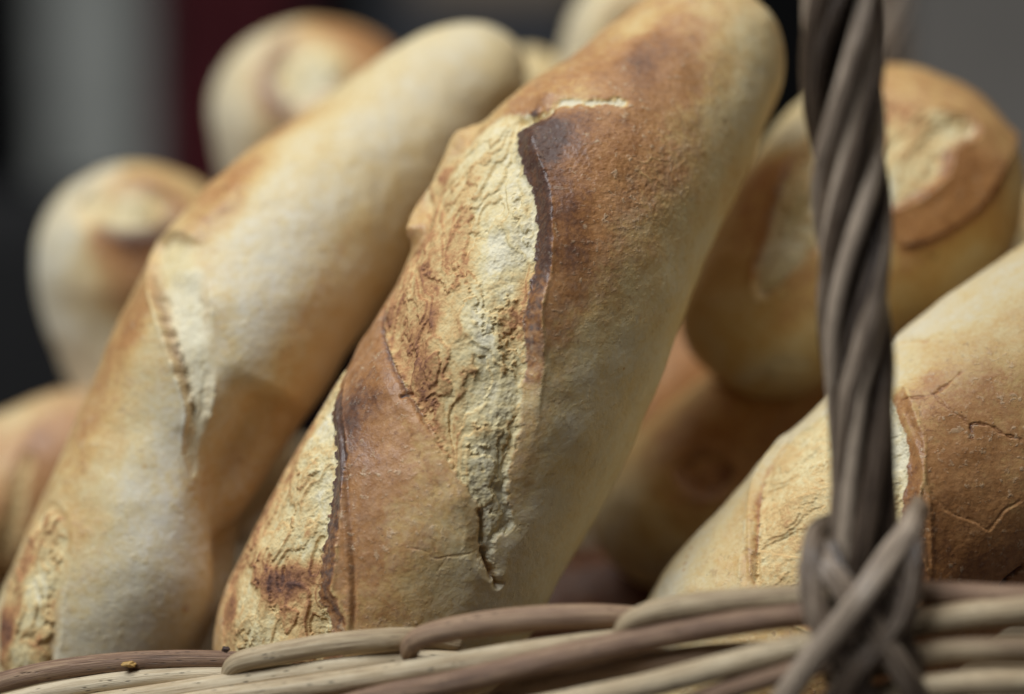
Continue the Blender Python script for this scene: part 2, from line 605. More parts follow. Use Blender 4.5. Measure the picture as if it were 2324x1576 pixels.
    if flat > 0:
        pass
    VN = vnormals(V)
    if (VN * N).sum(1).mean() < 0:
        VN = -VN
    VN[:nt] = N[:nt]
    VN[-nt:] = N[-nt:]
    # winding that agrees with the outward normal
    a, b_, c_ = V[F[:, 0]], V[F[:, 1]], V[F[:, 2]]
    if (np.cross(b_ - a, c_ - a) * N[F[:, 0]]).sum(1).mean() < 0:
        F = F[:, ::-1]
    bk = np.clip(bk, 0, 1)
    toast = np.clip(toast, 0, 1)
    root = empty(name, c[0])
    tag(root, label, 'baguette', group)
    lab_f = label_of[F]
    fl_lab = np.where((lab_f >= 0).sum(1) >= 2, lab_f.max(1), -1)
    for ci in range(-1, len(crumbs)):
        sel = F[fl_lab == ci]
        if len(sel) == 0:
            continue
        used, inv = np.unique(sel, return_inverse=True)
        o = mesh_obj('crust' if ci < 0 else 'crumb_split', V[used], inv.reshape(-1, 4), M_BREAD, root,
                     {'bake': bk[used], 'crumb': crumb[used], 'toast': toast[used], 'flour': fl[used]}, VN[used])
        if ci >= 0 and crumbs[ci].get('label'):
            o['label'] = crumbs[ci]['label']
    return root

# ---------------------------------------------------------------- rods
def tube_data(pts, rad, seg=14, per=10, flat=1.0, nz=0.03, seed=0.0, flat_dir=None, shade=0.62, smooth=True):
    pts = np.asarray(pts, dtype=float)
    rad = np.full(len(pts), rad) if np.isscalar(rad) else np.asarray(rad, dtype=float)
    if smooth:
        fine = catmull(np.column_stack([pts, rad]), per)
    else:
        fine = np.column_stack([pts, rad])
    p, r = fine[:, :3], fine[:, 3]
    n = len(p)
    T = np.gradient(p, axis=0)
    T /= np.linalg.norm(T, axis=1)[:, None]
    A = np.zeros((n, 3))
    ref = np.array([0, 0, 1.0]) if flat_dir is None else np.asarray(flat_dir, dtype=float)
    if flat_dir is not None:
        A = ref - T * (T @ ref)[:, None]
        A /= np.linalg.norm(A, axis=1)[:, None]
    else:
        a = ref - T[0] * (T[0] @ ref)
        if np.linalg.norm(a) < 0.1:
            a = np.array([1.0, 0, 0]) - T[0] * T[0][0]
        A[0] = a / np.linalg.norm(a)
        for k in range(1, n):
            a = A[k - 1] - T[k] * (A[k - 1] @ T[k])
            A[k] = a / np.linalg.norm(a)
    Bv = np.cross(T, A)
    th = np.linspace(0, 2 * math.pi, seg, endpoint=False)
    L = np.concatenate([[0], np.cumsum(np.linalg.norm(np.diff(p, axis=0), axis=1))])
    wob = 1 + nz * fbm(np.column_stack([L / 0.03, np.full(n, seed), np.zeros(n)]), 1.0, 3)
    # rounded ends
    rr = r * wob
    V = p[:, None, :] + rr[:, None, None] * (np.cos(th)[None, :, None] * A[:, None, :] * flat + np.sin(th)[None, :, None] * Bv[:, None, :])
    V = V.reshape(-1, 3)
    al = np.repeat(L, seg)
    rc, rs = np.tile(np.cos(th), n), np.tile(np.sin(th), n)
    ii, jj = np.meshgrid(np.arange(n - 1), np.arange(seg), indexing='ij')
    j2 = (jj + 1) % seg
    F = np.stack([ii * seg + jj, ii * seg + j2, (ii + 1) * seg + j2, (ii + 1) * seg + jj], -1).reshape(-1, 4)
    # caps: two extra centre points pushed out a little
    e0, e1 = p[0] - T[0] * rr[0] * 0.45, p[-1] + T[-1] * rr[-1] * 0.45
    i0, i1 = len(V), len(V) + 1
    V = np.vstack([V, e0, e1])
    j = np.arange(seg)
    c0 = np.stack([np.full(seg, i0), (j + 1) % seg, j, j], -1)
    base = (n - 1) * seg
    c1 = np.stack([np.full(seg, i1), base + j, base + (j + 1) % seg, base + (j + 1) % seg], -1)
    al = np.concatenate([al, [0, L[-1]]])
    rc = np.concatenate([rc, [0, 0]])
    rs = np.concatenate([rs, [0, 0]])
    tri = np.vstack([c0[:, :3], c1[:, :3]])
    return V, F, tri, {'along': al + seed * 3.1, 'ring_c': rc, 'ring_s': rs, 'shade': np.full(len(V), shade)}

def quads_to_tris(F):
    return np.vstack([F[:, [0, 1, 2]], F[:, [0, 2, 3]]])

def rod(name, pts, rad, mat, parent, **kw):
    V, F, tri, at_ = tube_data(pts, rad, **kw)
    return mesh_obj(name, V, np.vstack([quads_to_tris(F), tri]), mat, parent, at_)

def rods_joined(name, specs, mat, parent):
    Vs, Fs, As, off = [], [], {'along': [], 'ring_c': [], 'ring_s': [], 'shade': []}, 0
    for pts, rad, kw in specs:
        V, F, tri, a = tube_data(pts, rad, **kw)
        Vs.append(V)
        Fs.append(np.vstack([quads_to_tris(F), tri]) + off)
        off += len(V)
        for k in As:
            As[k].append(a[k])
    return mesh_obj(name, np.vstack(Vs), np.vstack(Fs), mat, parent, {k: np.concatenate(v) for k, v in As.items()})

def box(name, lo, hi, mat, parent=None, bev=0.004):
    x0, y0, z0 = lo
    x1, y1, z1 = hi
    V = np.array([(x, y, z) for x in (x0, x1) for y in (y0, y1) for z in (z0, z1)])
    F = np.array([(0, 1, 3, 2), (4, 6, 7, 5), (0, 4, 5, 1), (2, 3, 7, 6), (0, 2, 6, 4), (1, 5, 7, 3)])
    o = mesh_obj(name, V, F, mat, parent)
    for p in o.data.polygons:
        p.use_smooth = False
    b = o.modifiers.new('bevel', 'BEVEL')
    b.width = bev
    b.segments = 2
    return o
# ---------------------------------------------------------------- setting: dark stall behind, table below
def wbox(name, px0, px1, py0, py1, d, depth, mat, parent=None, bev=0.006):
    a, b = at(px0, py1, d), at(px1, py0, d)
    return box(name, (a[0], a[1], a[2]), (b[0], a[1] + depth, b[2]), mat, parent, bev)

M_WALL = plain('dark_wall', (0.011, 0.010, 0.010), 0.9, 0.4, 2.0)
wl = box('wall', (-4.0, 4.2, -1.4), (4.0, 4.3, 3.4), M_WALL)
tag(wl, 'dark wall far behind the basket of bread', 'wall', kind='structure')
tb = box('table_top', (-0.7, -0.35, 0.02), (0.9, 0.75, 0.06), plain('dark_table', (0.06, 0.045, 0.035), 0.7, 0.3, 8), bev=0.005)
tag(tb, 'dark table top under the bread basket', 'table top', kind='structure')

post = wbox('post', 100, 335, -700, 480, 2.90, 0.15, plain('pale_grey_paint', (0.42, 0.42, 0.375), 0.7, 0.35, 14), bev=0.015)
tag(post, 'blurred pale grey upright post in the left background', 'post')
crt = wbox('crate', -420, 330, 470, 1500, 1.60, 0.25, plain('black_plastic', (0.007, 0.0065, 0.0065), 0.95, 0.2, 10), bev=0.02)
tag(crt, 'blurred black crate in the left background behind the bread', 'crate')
# red cloth hanging in folds
def drape(px0, px1, py0, py1, d, mat):
    n, mz = 80, 12
    X, Z = np.meshgrid(np.linspace(0, 1, n), np.linspace(0, 1, mz), indexing='ij')
    a, b = at(px0, py1, d), at(px1, py0, d)
    def sheet(off):
        return np.stack([a[0] + (b[0] - a[0]) * X, a[1] + 0.012 * np.sin(X * 21 + 0.6 * Z) + 0.006 * np.sin(X * 47) + off, a[2] + (b[2] - a[2]) * Z], -1).reshape(-1, 3)
    V = np.vstack([sheet(0), sheet(0.004)])
    i, j = np.meshgrid(np.arange(n - 1), np.arange(mz - 1), indexing='ij')
    q = np.stack([i * mz + j, (i + 1) * mz + j, (i + 1) * mz + j + 1, i * mz + j + 1], -1).reshape(-1, 4)
    return mesh_obj('red_drape', V, np.vstack([q, q[:, ::-1] + n * mz]), mat)
dr = drape(372, 700, -600, 900, 2.95, plain('dark_red_cloth', (0.10, 0.009, 0.014), 0.9, 0.3, 9))
tag(dr, 'blurred dark red cloth hanging behind the tall rear baguette', 'drape')
sl = wbox('slate_panel', 860, 1330, -700, 700, 3.10, 0.03, plain('slate_paint', (0.07, 0.072, 0.08), 0.8, 0.3, 6))
tag(sl, 'blurred slate grey panel in the middle background', 'panel')
st = wbox('shelf_board', 930, 1330, -90, 0, 2.05, 0.05, plain('tan_board', (0.20, 0.15, 0.10), 0.7, 0.2, 10))
tag(st, 'blurred tan board along the top of the middle background', 'board')
gp = wbox('grey_panel', 2010, 3200, -900, 1200, 2.20, 0.04, plain('warm_grey_paint', (0.19, 0.172, 0.150), 0.8, 0.25, 3))
tag(gp, 'blurred warm grey panel in the right background beyond the handle', 'panel')

# ---------------------------------------------------------------- basket
ECX, ECY, EA, EB = 0.085, 0.135, 0.285, 0.190
basket = empty('bread_basket', (ECX, ECY, 0.062))
tag(basket, 'oval woven willow basket with a twisted handle, holding the baguettes', 'basket')

def drim(x):
    return float(np.interp(x, [-300, 0, 500, 950, 1450, 1950, 2324, 2700], [.628, .613, .600, .587, .573, .561, .557, .558]))

def rimz(a):
    a = (a + math.pi) % (2 * math.pi) - math.pi
    return 0.164 + 0.033 * math.exp(-((a + math.radians(86)) / math.radians(34)) ** 2)

def round_on(P, sgn, span, dz):
    """points that carry a rod on along the oval from its last traced point"""
    ex, ey = (P[0] - ECX) / EA, (P[1] - ECY) / EB
    a0, k0 = math.atan2(ey, ex), math.hypot(ex, ey)
    d0 = P[2] - rimz(a0)
    out = []
    for q in np.linspace(0, 1, 9)[1:]:
        a = a0 + sgn * span * q
        k = k0 + (1.0 - k0) * min(1, q * 1.6)
        out.append(np.array([ECX + EA * k * math.cos(a), ECY + EB * k * math.sin(a), rimz(a) + d0 + (dz - d0) * min(1, q * 1.6)]))
    return out

def rimpts(pts, off):
    """pts (px, py) with depth from the rim curve; off in metres (scalar or list)"""
    off = [off] * len(pts) if np.isscalar(off) else off
    return [at(p[0], p[1], drim(p[0]) + o) for p, o in zip(pts, off)]

PXM = KPX * 0.58
def rimrod(pts, off, rpx, mat, shade, seed, flat=1.0, label=None):
    r = [q * PXM for q in rpx] if not np.isscalar(rpx) else [rpx * PXM] * len(pts)
    W = rimpts(pts, off)
    keep = [i for i, p in enumerate(pts) if -160 < p[0] < 2520]
    W, r, kept = [W[i] for i in keep], [r[i] for i in keep], [pts[i] for i in keep]
    dz = 0.004 - 0.004 * ((seed * 1.7) % 4)
    if pts[0][0] <= -60:
        e = round_on(W[0], -1, math.radians(38 + 6 * (seed % 3)), dz)
        W, r = e[::-1] + W, [r[0]] * len(e) + r
    if pts[-1][0] >= 2500:
        e = round_on(W[-1], 1, math.radians(46 + 6 * (seed % 3)), dz)
        W, r = W + e, r + [r[-1]] * len(e)
    o = rod('rim_rod', W, r, mat, basket, seg=18, per=12, seed=seed, shade=shade, nz=0.06, flat=flat)
    if label: o['label'] = label
    return o

f = 0.001
rimrod([(-420, 1640), (-150, 1590), (0, 1550), (110, 1524), (250, 1506), (400, 1497), (540, 1500), (600, 1512)], [0, 0, 0, 0, 0, 0, .004, .010],
       [26, 26, 25, 24, 24, 23, 22, 18], M_BROWN, 0.60, 1.3)
rimrod([(528, 1548), (523, 1524), (545, 1503), (610, 1488), (750, 1464), (880, 1452), (960, 1450), (1040, 1462)], [.004, -.002, -.004, -.004, -.002, 0, .006, .012],
       [15, 22, 25, 27, 27, 26, 24, 20], M_PALE, 0.55, 2.1)
rimrod([(932, 1500), (930, 1472), (958, 1446), (1050, 1424), (1180, 1407), (1300, 1400), (1420, 1402), (1520, 1416)], [.003, -.003, -.005, -.004, -.002, 0, .005, .012],
       [15, 23, 27, 30, 30, 29, 27, 22], M_BROWN, 0.70, 3.7)
rimrod([(1408, 1470), (1412, 1440), (1440, 1408), (1510, 1386), (1640, 1368), (1780, 1358), (1900, 1352), (2010, 1352)], [.002, -.004, -.006, -.005, -.003, -.001, .002, .006],
       [16, 22, 26, 29, 30, 29, 28, 26], M_PALE, 0.50, 4.2)
rimrod([(1960, 1338), (2080, 1345), (2200, 1353), (2330, 1358), (2500, 1362), (2800, 1372)], [.004, 0, 0, 0, 0, 0], [26, 27, 28, 28, 28, 28], M_BROWN, 0.62, 5.5)
rimrod([(1900, 1500), (2030, 1432), (2150, 1404), (2260, 1392), (2400, 1384), (2700, 1380)], [-.002, -.002, -.003, -.003, -.002, 0], 31, M_PALE, 0.52, 6.1)
rimrod([(1880, 1540), (2040, 1498), (2160, 1478), (2324, 1474), (2700, 1480)], [-.004, -.004, -.005, -.005, -.003], 28, M_PALE, 0.40, 7.4)
rimrod([(1940, 1600), (2050, 1568), (2180, 1553), (2324, 1548), (2700, 1560)], [-.006, -.006, -.007, -.007, -.005], 27, M_PALE, 0.56, 8.8)
# second course, on the outside and below
rimrod([(-400, 1700), (-150, 1632), (0, 1598), (100, 1574), (250, 1549), (400, 1535), (520, 1531), (620, 1538)], [-.002, -.002, -.002, -.002, -.002, -.001, .002, .008],
       [22, 22, 22, 22, 22, 21, 19, 16], M_PALE, 0.72, 9.9)
rimrod([(-100, 1640), (60, 1622), (200, 1598), (400, 1570), (600, 1540), (780, 1515), (930, 1498), (1040, 1496)], [-.004, -.004, -.004, -.004, -.003, -.002, .003, .009],
       [20, 22, 24, 25, 25, 24, 22, 18], M_PALE, 0.66, 10.4)
rimrod([(150, 1650), (400, 1600), (600, 1572), (800, 1545), (1000, 1512), (1200, 1480), (1400, 1452), (1530, 1444)], [-.007, -.007, -.007, -.006, -.005, -.004, .002, .009],
       [22, 24, 25, 26, 27, 27, 24, 20], M_PALE, 0.60, 11.6)
rimrod([(600, 1650), (850, 1585), (1000, 1556), (1150, 1522), (1350, 1476), (1550, 1435), (1750, 1404), (1900, 1390), (2000, 1388)],
       [-.010, -.010, -.010, -.009, -.008, -.006, -.004, .0, .004], [24, 27, 28, 29, 29, 28, 27, 26, 24], M_BROWN, 0.56, 12.2)
rimrod([(1080, 1600), (1250, 1545), (1380, 1518), (1520, 1497), (1640, 1482), (1760, 1476)], [-.001, -.003, -.003, -.003, -.001, .004], [20, 23, 24, 24, 22, 20], M_BROWN, 0.78, 13.9)
rimrod([(1000, 1640), (1250, 1600), (1450, 1560), (1620, 1518), (1780, 1478), (1900, 1450), (2000, 1440)], [-.012, -.012, -.012, -.010, -.008, -.005, -.001],
       [24, 27, 28, 29, 29, 28, 26], M_PALE, 0.58, 14.5)
rimrod([(1500, 1625), (1620, 1578), (1750, 1535), (1880, 1502), (2000, 1490)], [-.010, -.010, -.009, -.008, -.006], 24, M_BROWN, 0.66, 15.3)
rimrod([(-400, 1745), (-100, 1680), (150, 1640), (500, 1610), (800, 1625)], [-.006] * 5, 24, M_PALE, 0.58, 16.3)

# the hidden rest of the rim runs round the back of the oval
def ell(a, z, k=1.0):
    return np.array([ECX + EA * k * math.cos(a), ECY + EB * k * math.sin(a), z])
aL, aR = math.radians(-138), math.radians(-52)
for k in range(4):
    pts = [ell(a, rimz(a) + 0.005 - 0.0066 * k, 1.0 + 0.006 * (k % 2)) for a in np.linspace(math.radians(-44), math.radians(204), 40)]
    rod('rim_rod', pts, 0.0034, (M_PALE, M_BROWN, M_PALE, M_BROWN)[k], basket, seg=12, per=3, seed=20 + k, shade=0.6)

# woven side: stakes with weavers in front of and behind them
specs = []
NST = 44
ZB, ZT = 0.072, 0.150
for i in range(NST):
    a = 2 * math.pi * i / NST
    zt = rimz(a) - 0.010 - 0.014 * math.exp(-((a - math.radians(272)) / math.radians(50)) ** 2)
    specs.append(([ell(a, ZB, 0.93), ell(a, (ZB + zt) / 2, 0.965), ell(a, zt, 0.978)], 0.003, dict(seg=8, per=4, seed=i, shade=0.6)))
row = 0
z = ZB
while z < ZT:
    kk = 0.93 + 0.050 * (z - ZB) / (ZT - ZB)
    pts = []
    for i in range(NST * 4 + 1):
        a = 2 * math.pi * i / (NST * 4)
        w = 0.0042 * math.cos(a * NST / 2 + (row % 2) * math.pi)
        p = ell(a, ZB + (z - ZB) / (ZT - ZB) * (rimz(a) - 0.016 - 0.013 * math.exp(-((a - math.radians(272)) / math.radians(50)) ** 2) - ZB) + 0.0008 * math.sin(a * 5 + row), kk)
        n = np.array([math.cos(a), math.sin(a), 0])
        pts.append(p + n * w)
    specs.append((pts, 0.0032, dict(seg=8, per=2, seed=50 + row, shade=0.5 + 0.2 * rng.random())))
    z += 0.0056
    row += 1
rods_joined('woven_side', specs, M_PALE, basket)
th = np.linspace(0, 2 * math.pi, 64, endpoint=False)
base_specs = []
for k in range(9):
    yy = -0.16 + 0.04 * k
    xw = EA * 0.92 * math.sqrt(max(0.02, 1 - (yy / (EB * 0.92)) ** 2))
    base_specs.append(([(ECX - xw, ECY + yy, 0.066), (ECX, ECY + yy, 0.066), (ECX + xw, ECY + yy, 0.066)], 0.004, dict(seg=8, per=6, seed=80 + k)))
for k in range(46):
    xx = -0.258 + 0.0115 * k
    yw = EB * 0.92 * math.sqrt(max(0.02, 1 - (xx / (EA * 0.93)) ** 2))
    pts = [(ECX + xx, ECY - yw + 2 * yw * q / 18, 0.067 + 0.004 * math.cos(q * math.pi / 2 + (k % 2) * math.pi)) for q in range(19)]
    base_specs.append((pts, 0.0045, dict(seg=8, per=2, seed=90 + k)))
rods_joined('base', base_specs, M_BROWN, basket)

# twisted handle: eight strands round a core, arching over to the far rim
hp = [at(1966, 1470, .560), at(1958, 1200, .558), at(1948, 850, .556), at(1930, 400, .552), at(1908, -40, .546)]
tp = hp[-1]
bk_ = np.array([0.135, 0.315, 0.175])
hp += [tp + np.array([0.002, 0.010, 0.075]), tp + np.array([0.012, 0.060, 0.140]), np.array([0.105, 0.135, tp[2] + 0.165]), np.array([0.125, 0.245, tp[2] + 0.135]),
       np.array([0.135, 0.300, tp[2] + 0.06]), np.array([0.137, 0.318, 0.27]), bk_]
hfine = catmull(np.array(hp), 24)
hL = np.concatenate([[0], np.cumsum(np.linalg.norm(np.diff(hfine, axis=0), axis=1))])
hT = np.gradient(hfine, axis=0)
hT /= np.linalg.norm(hT, axis=1)[:, None]
hA = np.zeros_like(hfine)
a0 = -FWD - hT[0] * (-FWD @ hT[0])
hA[0] = a0 / np.linalg.norm(a0)
for k in range(1, len(hfine)):
    a0 = hA[k - 1] - hT[k] * (hA[k - 1] @ hT[k])
    hA[k] = a0 / np.linalg.norm(a0)
hB = np.cross(hT, hA)
if hB[0] @ RGT < 0:
    hB = -hB
handle = rod('handle', hfine[::4], 0.0032, M_GREY, basket, seg=10, per=2, seed=30, shade=0.3)
NS = 9
for k in range(NS):
    ph0 = 2 * math.pi * k / NS + 0.12 * rng.normal()
    ph = ph0 + (hL + 0.9 * np.clip(hL - 0.06, 0, 1)) / 0.23 * 2 * math.pi + 0.16 * np.sin(hL * 40 + k * 2.1)
    Rk = np.interp(hL, [0, 0.12, 0.25, 1], [0.0056, 0.0062, 0.0080, 0.0080]) * (1 + 0.05 * math.sin(k * 2.4)) + 0.0004 * np.sin(hL * 55 + k * 1.7)
    pts = hfine + (np.cos(ph) * Rk)[:, None] * hA + (np.sin(ph) * Rk)[:, None] * hB
    rr = (0.00185 + 0.0012 * ((k * 0.618) % 1.0)) * np.interp(hL, [0, .15, .25, 1], [0.92, 1.02, 1.26, 1.26])
    rod('handle_strand', pts, rr, M_GREY, handle, seg=14, per=2, seed=40 + 2.3 * k, shade=0.30 + 0.66 * ((k * 0.382 + 0.2) % 1.0), nz=0.10)

# crossed binding where the handle meets the rim
bind = rod('handle_binding', [at(1958, 1330, .557), at(1960, 1390, .556), at(1962, 1470, .556)], [0.0075, 0.0090, 0.0095], M_GREY, basket, seg=16, per=8, seed=60, shade=0.35)
def strip(pts, w, shade, seed, flat=0.5):
    o = rod('binding_strip', [at(*p) for p in pts], w, M_GREY, bind, seg=14, per=12, seed=seed, shade=shade, flat=flat, flat_dir=(-FWD).tolist(), nz=0.07)
    return o
strip([(2092, 1150, .565), (2078, 1172, .557), (2060, 1208, .551), (2020, 1262, .546), (1960, 1350, .542), (1900, 1428, .543), (1835, 1505, .545), (1770, 1600, .548), (1740, 1660, .555)], 0.0030, 0.72, 61)
strip([(1872, 1225, .566), (1850, 1240, .557), (1858, 1268, .551), (1890, 1310, .547), (1945, 1380, .546), (2000, 1450, .546), (2060, 1545, .548), (2110, 1640, .553)], 0.0030, 0.62, 62)
strip([(1890, 1190, .566), (1858, 1205, .558), (1846, 1244, .551), (1842, 1300, .548), (1848, 1370, .546), (1880, 1440, .545), (1925, 1500, .547), (1960, 1570, .550), (1985, 1650, .553)], 0.0028, 0.60, 63)
strip([(2066, 1200, .554), (2070, 1260, .549), (2062, 1330, .547), (2040, 1400, .546), (1990, 1470, .546), (1930, 1540, .547), (1870, 1640, .551)], 0.0028, 0.55, 64)
strip([(1832, 1280, .553), (1836, 1350, .549), (1856, 1420, .548), (1890, 1480, .549), (1915, 1560, .553)], 0.0023, 0.66, 65)
strip([(1880, 1230, .553), (1905, 1300, .548), (1950, 1350, .546), (2010, 1400, .547), (2060, 1470, .550), (2090, 1560, .554)], 0.0021, 0.52, 66)
strip([(2075, 1290, .555), (2066, 1380, .551), (2030, 1450, .549), (1975, 1500, .548), (1900, 1570, .550), (1850, 1650, .554)], 0.0022, 0.58, 67)

# strip of crumpled white paper inside the front wall, glimpsed between the rods
def liner():
    na, nr = 120, 14
    V = []
    for j in range(nr):
        t = j / (nr - 1)
        for i in range(na):
            a = math.radians(-150 + 125 * i / (na - 1))
            V.append(ell(a, 0.085 + (0.052 + 0.034 * max(0, math.sin((a + math.radians(150)) * 1.15))) * t, 0.90 + 0.055 * t))
    V = np.array(V)
    n = ridged(V, 0.03, 4, 0.5, 2.0) - 0.9
    c = np.array([ECX, ECY, 0])
    dr_ = (V - c) * np.array([1, 1, 0])
    V -= dr_ / np.maximum(np.linalg.norm(dr_, axis=1), 1e-6)[:, None] * (np.clip(-n, 0, 1) * 0.004)[:, None]
    i, j = np.meshgrid(np.arange(na - 1), np.arange(nr - 1))
    Fq = np.stack([j * na + i, j * na + i + 1, (j + 1) * na + i + 1, (j + 1) * na + i], -1).reshape(-1, 4)
    o = mesh_obj('paper_liner', V, Fq, plain('white_paper', (0.62, 0.60, 0.66), 0.7, 0.05, 30))
    so = o.modifiers.new('thickness', 'SOLIDIFY')
    so.thickness = 0.0003
    return o
tag(liner(), 'crumpled white paper glimpsed between the rods of the basket side', 'paper')
# a dark crust crumb and a yellow chip lying on the rim
def crumb_bit(px, py, d, size, mat, seed, squash):
    n = 14
    u, v = np.meshgrid(np.linspace(0.05, math.pi - 0.05, n), np.linspace(0, 2 * math.pi, n * 2, endpoint=False), indexing='ij')
    S = np.stack([np.sin(u) * np.cos(v), np.sin(u) * np.sin(v), np.cos(u)], -1).reshape(-1, 3)
    r = size * (1 + 0.45 * fbm(S, 0.9, 3, 0.6, seed))
    V = at(px, py, d) + S * r[:, None] * np.array(squash)
    m = n * 2
    i, j = np.meshgrid(np.arange(n - 1), np.arange(m), indexing='ij')
    j2 = (j + 1) % m
    return mesh_obj('bread_crumb', V, np.stack([i * m + j, (i + 1) * m + j, (i + 1) * m + j2, i * m + j2], -1).reshape(-1, 4), mat)
tag(crumb_bit(512, 1474, .598, .0008, plain('burnt_crumb', (0.05, 0.025, 0.018), 0.6, 0.4, 900), 1.0, (1.2, 1, .9)), 'tiny dark burnt crumb on the brown rim rod at the left', 'crumb')
tag(crumb_bit(292, 1508, .6015, .0011, plain('golden_crumb', (0.45, 0.27, 0.08), 0.6, 0.3, 900), 2.0, (1.6, .8, .7)), 'tiny yellow crust chip on the brown rim rod at the left', 'crumb')

# ---------------------------------------------------------------- the loaves
# the large split loaf in the middle
c1 = dict(
    poly=[(1130, 275), (1085, 318), (1030, 385), (992, 455), (968, 530), (925, 600), (890, 655), (872, 715), (880, 790), (915, 875), (955, 935), (990, 1000), (1020, 1050), (1060, 1108),
          (1085, 1150), (1092, 1195), (1087, 1238), (1104, 1268), (1114, 1282), (1116, 1258), (1128, 1222), (1165, 1190), (1155, 1140), (1152, 1095), (1160, 1045), (1175, 975), (1185, 900),
          (1193, 835), (1187, 770), (1190, 700), (1212, 620), (1220, 520), (1210, 440), (1182, 365), (1170, 318), (1192, 288), (1235, 262), (1180, 258)],
    toast=[(900, 700, .64), (930, 800, .66), (960, 880, .62), (1010, 980, .55), (890, 660, .64), (1000, 600, .58), (960, 560, .55), (1020, 430, .50), (1080, 350, .28), (1150, 320, .22),
           (1100, 450, .32), (1180, 450, .16), (1050, 520, .46), (1060, 620, .52), (1130, 580, .06), (1180, 560, .06), (1150, 660, .14), (1192, 660, .64), (1165, 730, .68), (1100, 680, .34),
           (1080, 720, .16), (1010, 760, .34), (1040, 800, .28), (1100, 780, .14), (1150, 830, .36), (1060, 880, .40), (1120, 920, .24), (1060, 980, .36), (1110, 1040, .16), (1100, 1110, .18),
           (1130, 1180, .05), (1125, 1250, .05), (980, 720, .62), (960, 680, .64), (990, 850, .60), (1160, 900, .2), (1140, 980, .2), (1040, 450, .5), (1010, 520, .52)],
    lip=[(1195, 290, .8), (1180, 360, 1), (1210, 440, 1), (1220, 520, 1), (1212, 620, 1), (1190, 700, 1.1), (1187, 770, 1.1), (1193, 835, .7), (1185, 900, .36), (1175, 975, .16), (1160, 1045, .06),
         (1155, 1140, .03), (1140, 1230, .12), (1085, 1240, .35), (1080, 1150, .3), (1020, 1050, .1), (955, 935, .08), (880, 790, .12), (890, 655, .1), (925, 600, .2), (968, 530, .25), (1030, 385, .3), (1085, 318, .2),
         (1180, 255, .3), (1240, 260, .35)],
    wall=0.0042, lip_h=0.0034, burn=0.46, sink=0.0012, bulge=0.0016, amp=0.0009, jag=0.0008, ang=0.58)
c2 = dict(
    poly=[(795, 812), (750, 860), (700, 945), (640, 1060), (560, 1200), (525, 1290), (508, 1400), (520, 1500), (600, 1560), (720, 1540), (748, 1440), (742, 1390), (726, 1345), (735, 1250), (745, 1180),
          (756, 1110), (765, 1040), (760, 960), (772, 880)],
    toast=[(720, 900, 0.41), (700, 980, 0.53), (742, 960, 0.16), (650, 1080, 0.68), (700, 1090, 0.38), (742, 1060, 0.14), (735, 1120, 0.16), (600, 1170, 0.72), (680, 1180, 0.30), (560, 1260, 0.68), (640, 1260, 0.24),
           (700, 1250, 0.16), (600, 1310, 0.70), (640, 1322, 1.00), (665, 1315, 0.88), (715, 1290, 0.70), (565, 1350, 0.16), (600, 1400, 0.41), (680, 1400, 0.60), (530, 1380, 0.80), (740, 1420, 0.38), (520, 1300, 0.68), (575, 1420, 0.18)],
    lip=[(760, 960, .5), (762, 1040, .7), (745, 1180, 1), (735, 1250, 1.1), (726, 1345, 1), (745, 1440, .6), (790, 820, .1), (700, 945, 0), (560, 1200, 0), (520, 1500, 0)],
    wall=0.0046, lip_h=0.0022, burn=0.42, sink=0.0008, bulge=0.0006, amp=0.0009, jag=0.0013, ang=0.4)
bake1 = [(1075, 305, .35), (1020, 365, .4), (970, 430, .45), (950, 520, .45), (800, 860, 0.68), (850, 780, 0.68), (790, 950, 0.80), (850, 920, 0.70), (900, 960, .56), (820, 1050, 0.70), (900, 1080, 0.58), (980, 1060, .48), (820, 1150, 0.64), (900, 1180, .46), (1000, 1150, .40), (1060, 1180, .30),
         (840, 1280, 0.58), (960, 1230, .42), (860, 1380, .48), (960, 1340, .30), (1050, 1300, .18), (1100, 1380, .06), (1180, 1300, .04), (900, 1420, .40), (1000, 1420, .22),
         (1265, 420, .86), (1240, 320, .95), (1210, 370, .98), (1290, 300, .78), (1285, 480, .82), (1290, 580, .74), (1290, 660, .70), (1270, 750, .58), (1262, 830, .34), (1240, 920, .28), (1215, 960, .44), (1190, 1040, .42),
         (1250, 1010, .10), (1330, 400, .74), (1400, 330, .70), (1400, 450, .64), (1380, 550, .56), (1360, 650, .44), (1340, 750, .24), (1320, 850, .08), (1300, 960, .04), (1250, 1150, .02), (1450, 550, .40), (1430, 650, .20),
         (1420, 800, .04), (1500, 400, .54), (1550, 500, .26), (1530, 620, .10), (1620, 420, .22), (1600, 550, .08), (1450, 200, .70), (1380, 120, .5), (1400, 220, .55), (1300, 230, .42), (1500, 100, .76), (1450, 140, .8),
         (1560, 60, .55), (1550, 200, .6), (1560, 300, .44), (1640, 150, .42), (1620, 280, .26), (1700, 100, .22), (1690, 250, .12), (1720, 180, .14), (1600, 10, .38), (1450, 60, .34), (1690, 440, .30), (1735, 330, .28),
         (1480, 850, .05), (1400, 1010, .05), (1350, 1130, .03), (1250, 1330, .06)]
